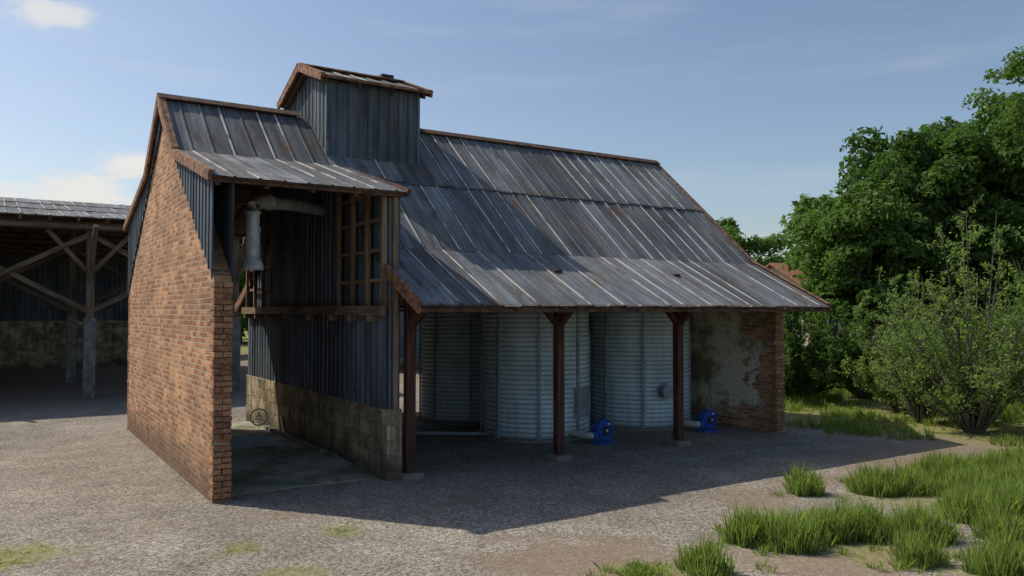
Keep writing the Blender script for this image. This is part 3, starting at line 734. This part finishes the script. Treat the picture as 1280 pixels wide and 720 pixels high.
def grass(name,spots,seed,mat='grass'):
    r=np.random.default_rng(seed); B=[]
    for (x,y,rad,hh,n) in spots:
        ns=max(3,int(n/14))
        for k in range(ns):
            t=r.uniform(0,2*math.pi); q=math.sqrt(r.uniform(0,1))*rad*r.uniform(.7,1.15); tx,ty=x+q*math.cos(t),y+q*math.sin(t)
            th=hh*(1-.4*min(1,(q/rad))**2)*r.uniform(.55,1.25); m=14
            bx=tx+r.normal(size=m)*.03; by=ty+r.normal(size=m)*.03
            B.append(np.stack([bx,by,th*r.uniform(.4,1.15,m),bx-tx,by-ty,np.full(m,r.uniform(0,1))],1))
    B=np.concatenate(B); n=len(B); a=r.uniform(0,2*math.pi,n); w=r.uniform(.003,.006,n)*(1+B[:,2]); wx,wy=np.cos(a)*w,np.sin(a)*w
    lean=r.normal(size=(n,2))*.14*B[:,2:3]+B[:,3:5]*1.4
    V=np.zeros((n,5,3))
    V[:,0,0]=B[:,0]-wx;V[:,0,1]=B[:,1]-wy; V[:,1,0]=B[:,0]+wx;V[:,1,1]=B[:,1]+wy
    V[:,2,0]=B[:,0]+wx*.8+lean[:,0]*.4;V[:,2,1]=B[:,1]+wy*.8+lean[:,1]*.4;V[:,2,2]=B[:,2]*.6
    V[:,3,0]=B[:,0]+lean[:,0];V[:,3,1]=B[:,1]+lean[:,1];V[:,3,2]=B[:,2]
    V[:,4,0]=B[:,0]-wx*.8+lean[:,0]*.4;V[:,4,1]=B[:,1]-wy*.8+lean[:,1]*.4;V[:,4,2]=B[:,2]*.6
    me=bpy.data.meshes.new(name); me.vertices.add(5*n); me.vertices.foreach_set('co',V.reshape(-1)); me.loops.add(5*n); me.loops.foreach_set('vertex_index',np.arange(5*n,dtype=np.int32))
    me.polygons.add(n); me.polygons.foreach_set('loop_start',np.arange(0,5*n,5,dtype=np.int32)); me.polygons.foreach_set('loop_total',np.full(n,5,dtype=np.int32)); me.update(calc_edges=True)
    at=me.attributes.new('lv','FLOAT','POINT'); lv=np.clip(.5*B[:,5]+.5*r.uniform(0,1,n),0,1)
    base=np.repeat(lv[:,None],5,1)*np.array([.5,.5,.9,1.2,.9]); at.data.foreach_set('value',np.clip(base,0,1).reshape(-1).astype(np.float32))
    me.materials.append(M[mat]); return link(bpy.data.objects.new(name,me))
cl=[(11.25,8.56,.28,.42),(12.3,8.0,.42,.42),(12.75,7.75,.4,.4),(14.35,7.9,.6,.42),(15.2,7.6,.55,.4),(12.0,6.2,.55,.42),(12.7,6.1,.6,.42),(8.25,7.17,.3,.42),(8.55,6.75,.42,.45),(9.3,6.75,.4,.42),(9.8,6.55,.45,.42),(9.3,5.5,.28,.35),
 (10.3,6.05,.4,.42),(6.9,6.6,.28,.36),(9.7,4.7,.4,.42),(10.3,4.3,.5,.4),(6.2,6.95,.18,.15),(13.3,7.0,.5,.4),(14.2,6.6,.6,.42),(13.6,5.6,.7,.42),(15.2,6.6,.7,.42),(11.2,5.4,.35,.35),(12.2,4.9,.5,.4),(16.2,7.3,.7,.45),(16.6,6.2,.8,.45)]
spots=[(x,y,rr*.95,h*1.08,int(2300*rr*rr/.16*.6+400)) for x,y,rr,h in cl]
rg=np.random.default_rng(9)
for i in range(320):
    x=rg.uniform(17.2,34); y=rg.uniform(1,26)
    if x<19.2+rg.normal()*.8 and rg.uniform()<.6: continue
    spots.append((x,y,rg.uniform(.5,1.0),rg.uniform(.18,.42),int(rg.uniform(300,600))))
for i in range(40):
    spots.append((rg.uniform(13,18),rg.uniform(2,8.2),rg.uniform(.2,.5),rg.uniform(.15,.38),220))
for i in range(70):
    x,y,rr,h=cl[rg.integers(len(cl))]; spots.append((x+rg.normal()*.5,y+rg.normal()*.5,.12,.14,30))
for q in((.3,11.7,.5,.04,150),(4.1,10.6,.3,.04,80),(2.7,10.4,.3,.04,80),(17.6,13.5,.5,.3,200),(17.5,15,.5,.3,200),(17.9,11.8,.4,.2,150)): spots.append(q)
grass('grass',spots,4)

# ---------------------------------------------------------------- light
L=Vector((.53,-.71,-1.0)).normalized()
sd=bpy.data.lights.new('sun','SUN'); sd.energy=4.0; sd.angle=math.radians(.5); sd.color=(1,.92,.79)
so=link(bpy.data.objects.new('sun',sd)); so.rotation_euler=L.to_track_quat('-Z','Y').to_euler(); so.location=(-20,30,40)
w=bpy.data.worlds.new('World'); scene.world=w; w.use_nodes=True; t=w.node_tree; bg=t.nodes['Background']
sky=t.nodes.new('ShaderNodeTexSky'); sky.sky_type='NISHITA'; sky.sun_disc=False
sky.sun_elevation=math.asin(-L.z); sky.sun_rotation=math.atan2(-L.x,-L.y); sky.air_density=1.0; sky.dust_density=1.4; sky.ozone_density=1.0
def wn(typ,props=None,**inp):
    nd=t.nodes.new(typ)
    for k,v in (props or {}).items(): setattr(nd,k,v)
    for k,v in inp.items():
        sock=nd.inputs[int(k[1:])]
        if isinstance(v,bpy.types.NodeSocket): t.links.new(v,sock)
        else: sock.default_value=v
    return nd
tc=wn('ShaderNodeTexCoord').outputs['Generated']
nz=wn('ShaderNodeTexNoise',None,i0=wn('ShaderNodeMapping',None,i0=tc,i3=(1,1,2.2)).outputs[0],i2=16.0,i3=5.0,i4=.6).outputs['Fac']
acc=None
for (c,r_,st) in (((.147,1.096,.182),.055,.95),((.084,1.137,.138),.085,.95),((.02,1.14,.13),.06,.8),((.057,1.154,.374),.055,.75),((-.9,.6,.3),.12,.8),((-.4,1.0,.22),.1,.8),((1.1,-.4,.25),.12,.7)):
    c=Vector(c).normalized()
    dv=wn('ShaderNodeVectorMath',{'operation':'SUBTRACT'},i0=tc,i1=tuple(c)).outputs[0]
    dv=wn('ShaderNodeVectorMath',{'operation':'MULTIPLY'},i0=dv,i1=(1,1,2.6)).outputs[0]
    ln=wn('ShaderNodeVectorMath',{'operation':'LENGTH'},i0=dv).outputs['Value']
    ln=wn('ShaderNodeMath',{'operation':'DIVIDE'},i0=ln,i1=r_).outputs[0]
    s2=wn('ShaderNodeMath',{'operation':'MULTIPLY_ADD'},i0=nz,i1=2.0,i2=-1.0).outputs[0]
    ln=wn('ShaderNodeMath',{'operation':'ADD'},i0=ln,i1=s2).outputs[0]
    mk=wn('ShaderNodeMapRange',{'interpolation_type':'SMOOTHSTEP'},i0=ln,i1=1.05,i2=.3,i3=0.0,i4=st).outputs[0]
    acc=mk if acc is None else wn('ShaderNodeMath',{'operation':'MAXIMUM'},i0=acc,i1=mk).outputs[0]
ci=wn('ShaderNodeTexNoise',None,i0=wn('ShaderNodeMapping',None,i0=tc,i2=(.0,.45,.6),i3=(1.2,1.2,9)).outputs[0],i2=2.2,i3=5.0,i4=.6).outputs['Fac']
cim=wn('ShaderNodeMapRange',{'interpolation_type':'SMOOTHSTEP'},i0=ci,i1=.5,i2=.8,i3=0.0,i4=.15).outputs[0]
acc=wn('ShaderNodeMath',{'operation':'MAXIMUM'},i0=acc,i1=cim).outputs[0]
mx=t.nodes.new('ShaderNodeMix'); mx.data_type='RGBA'
t.links.new(acc,mx.inputs[0]); t.links.new(sky.outputs[0],mx.inputs[6]); mx.inputs[7].default_value=(6.8,6.6,6.3,1)
t.links.new(mx.outputs[2],bg.inputs[0]); bg.inputs[1].default_value=.122
# ---------------------------------------------------------------- camera
cd=bpy.data.cameras.new('camera'); cam=link(bpy.data.objects.new('camera',cd)); cd.sensor_width=36; cd.lens=36*1006/1280; cd.clip_end=2000
cam.location=(0,0,3.0); cam.rotation_euler=(math.radians(90+1.6),0,-math.atan2(.543,.840)); scene.camera=cam
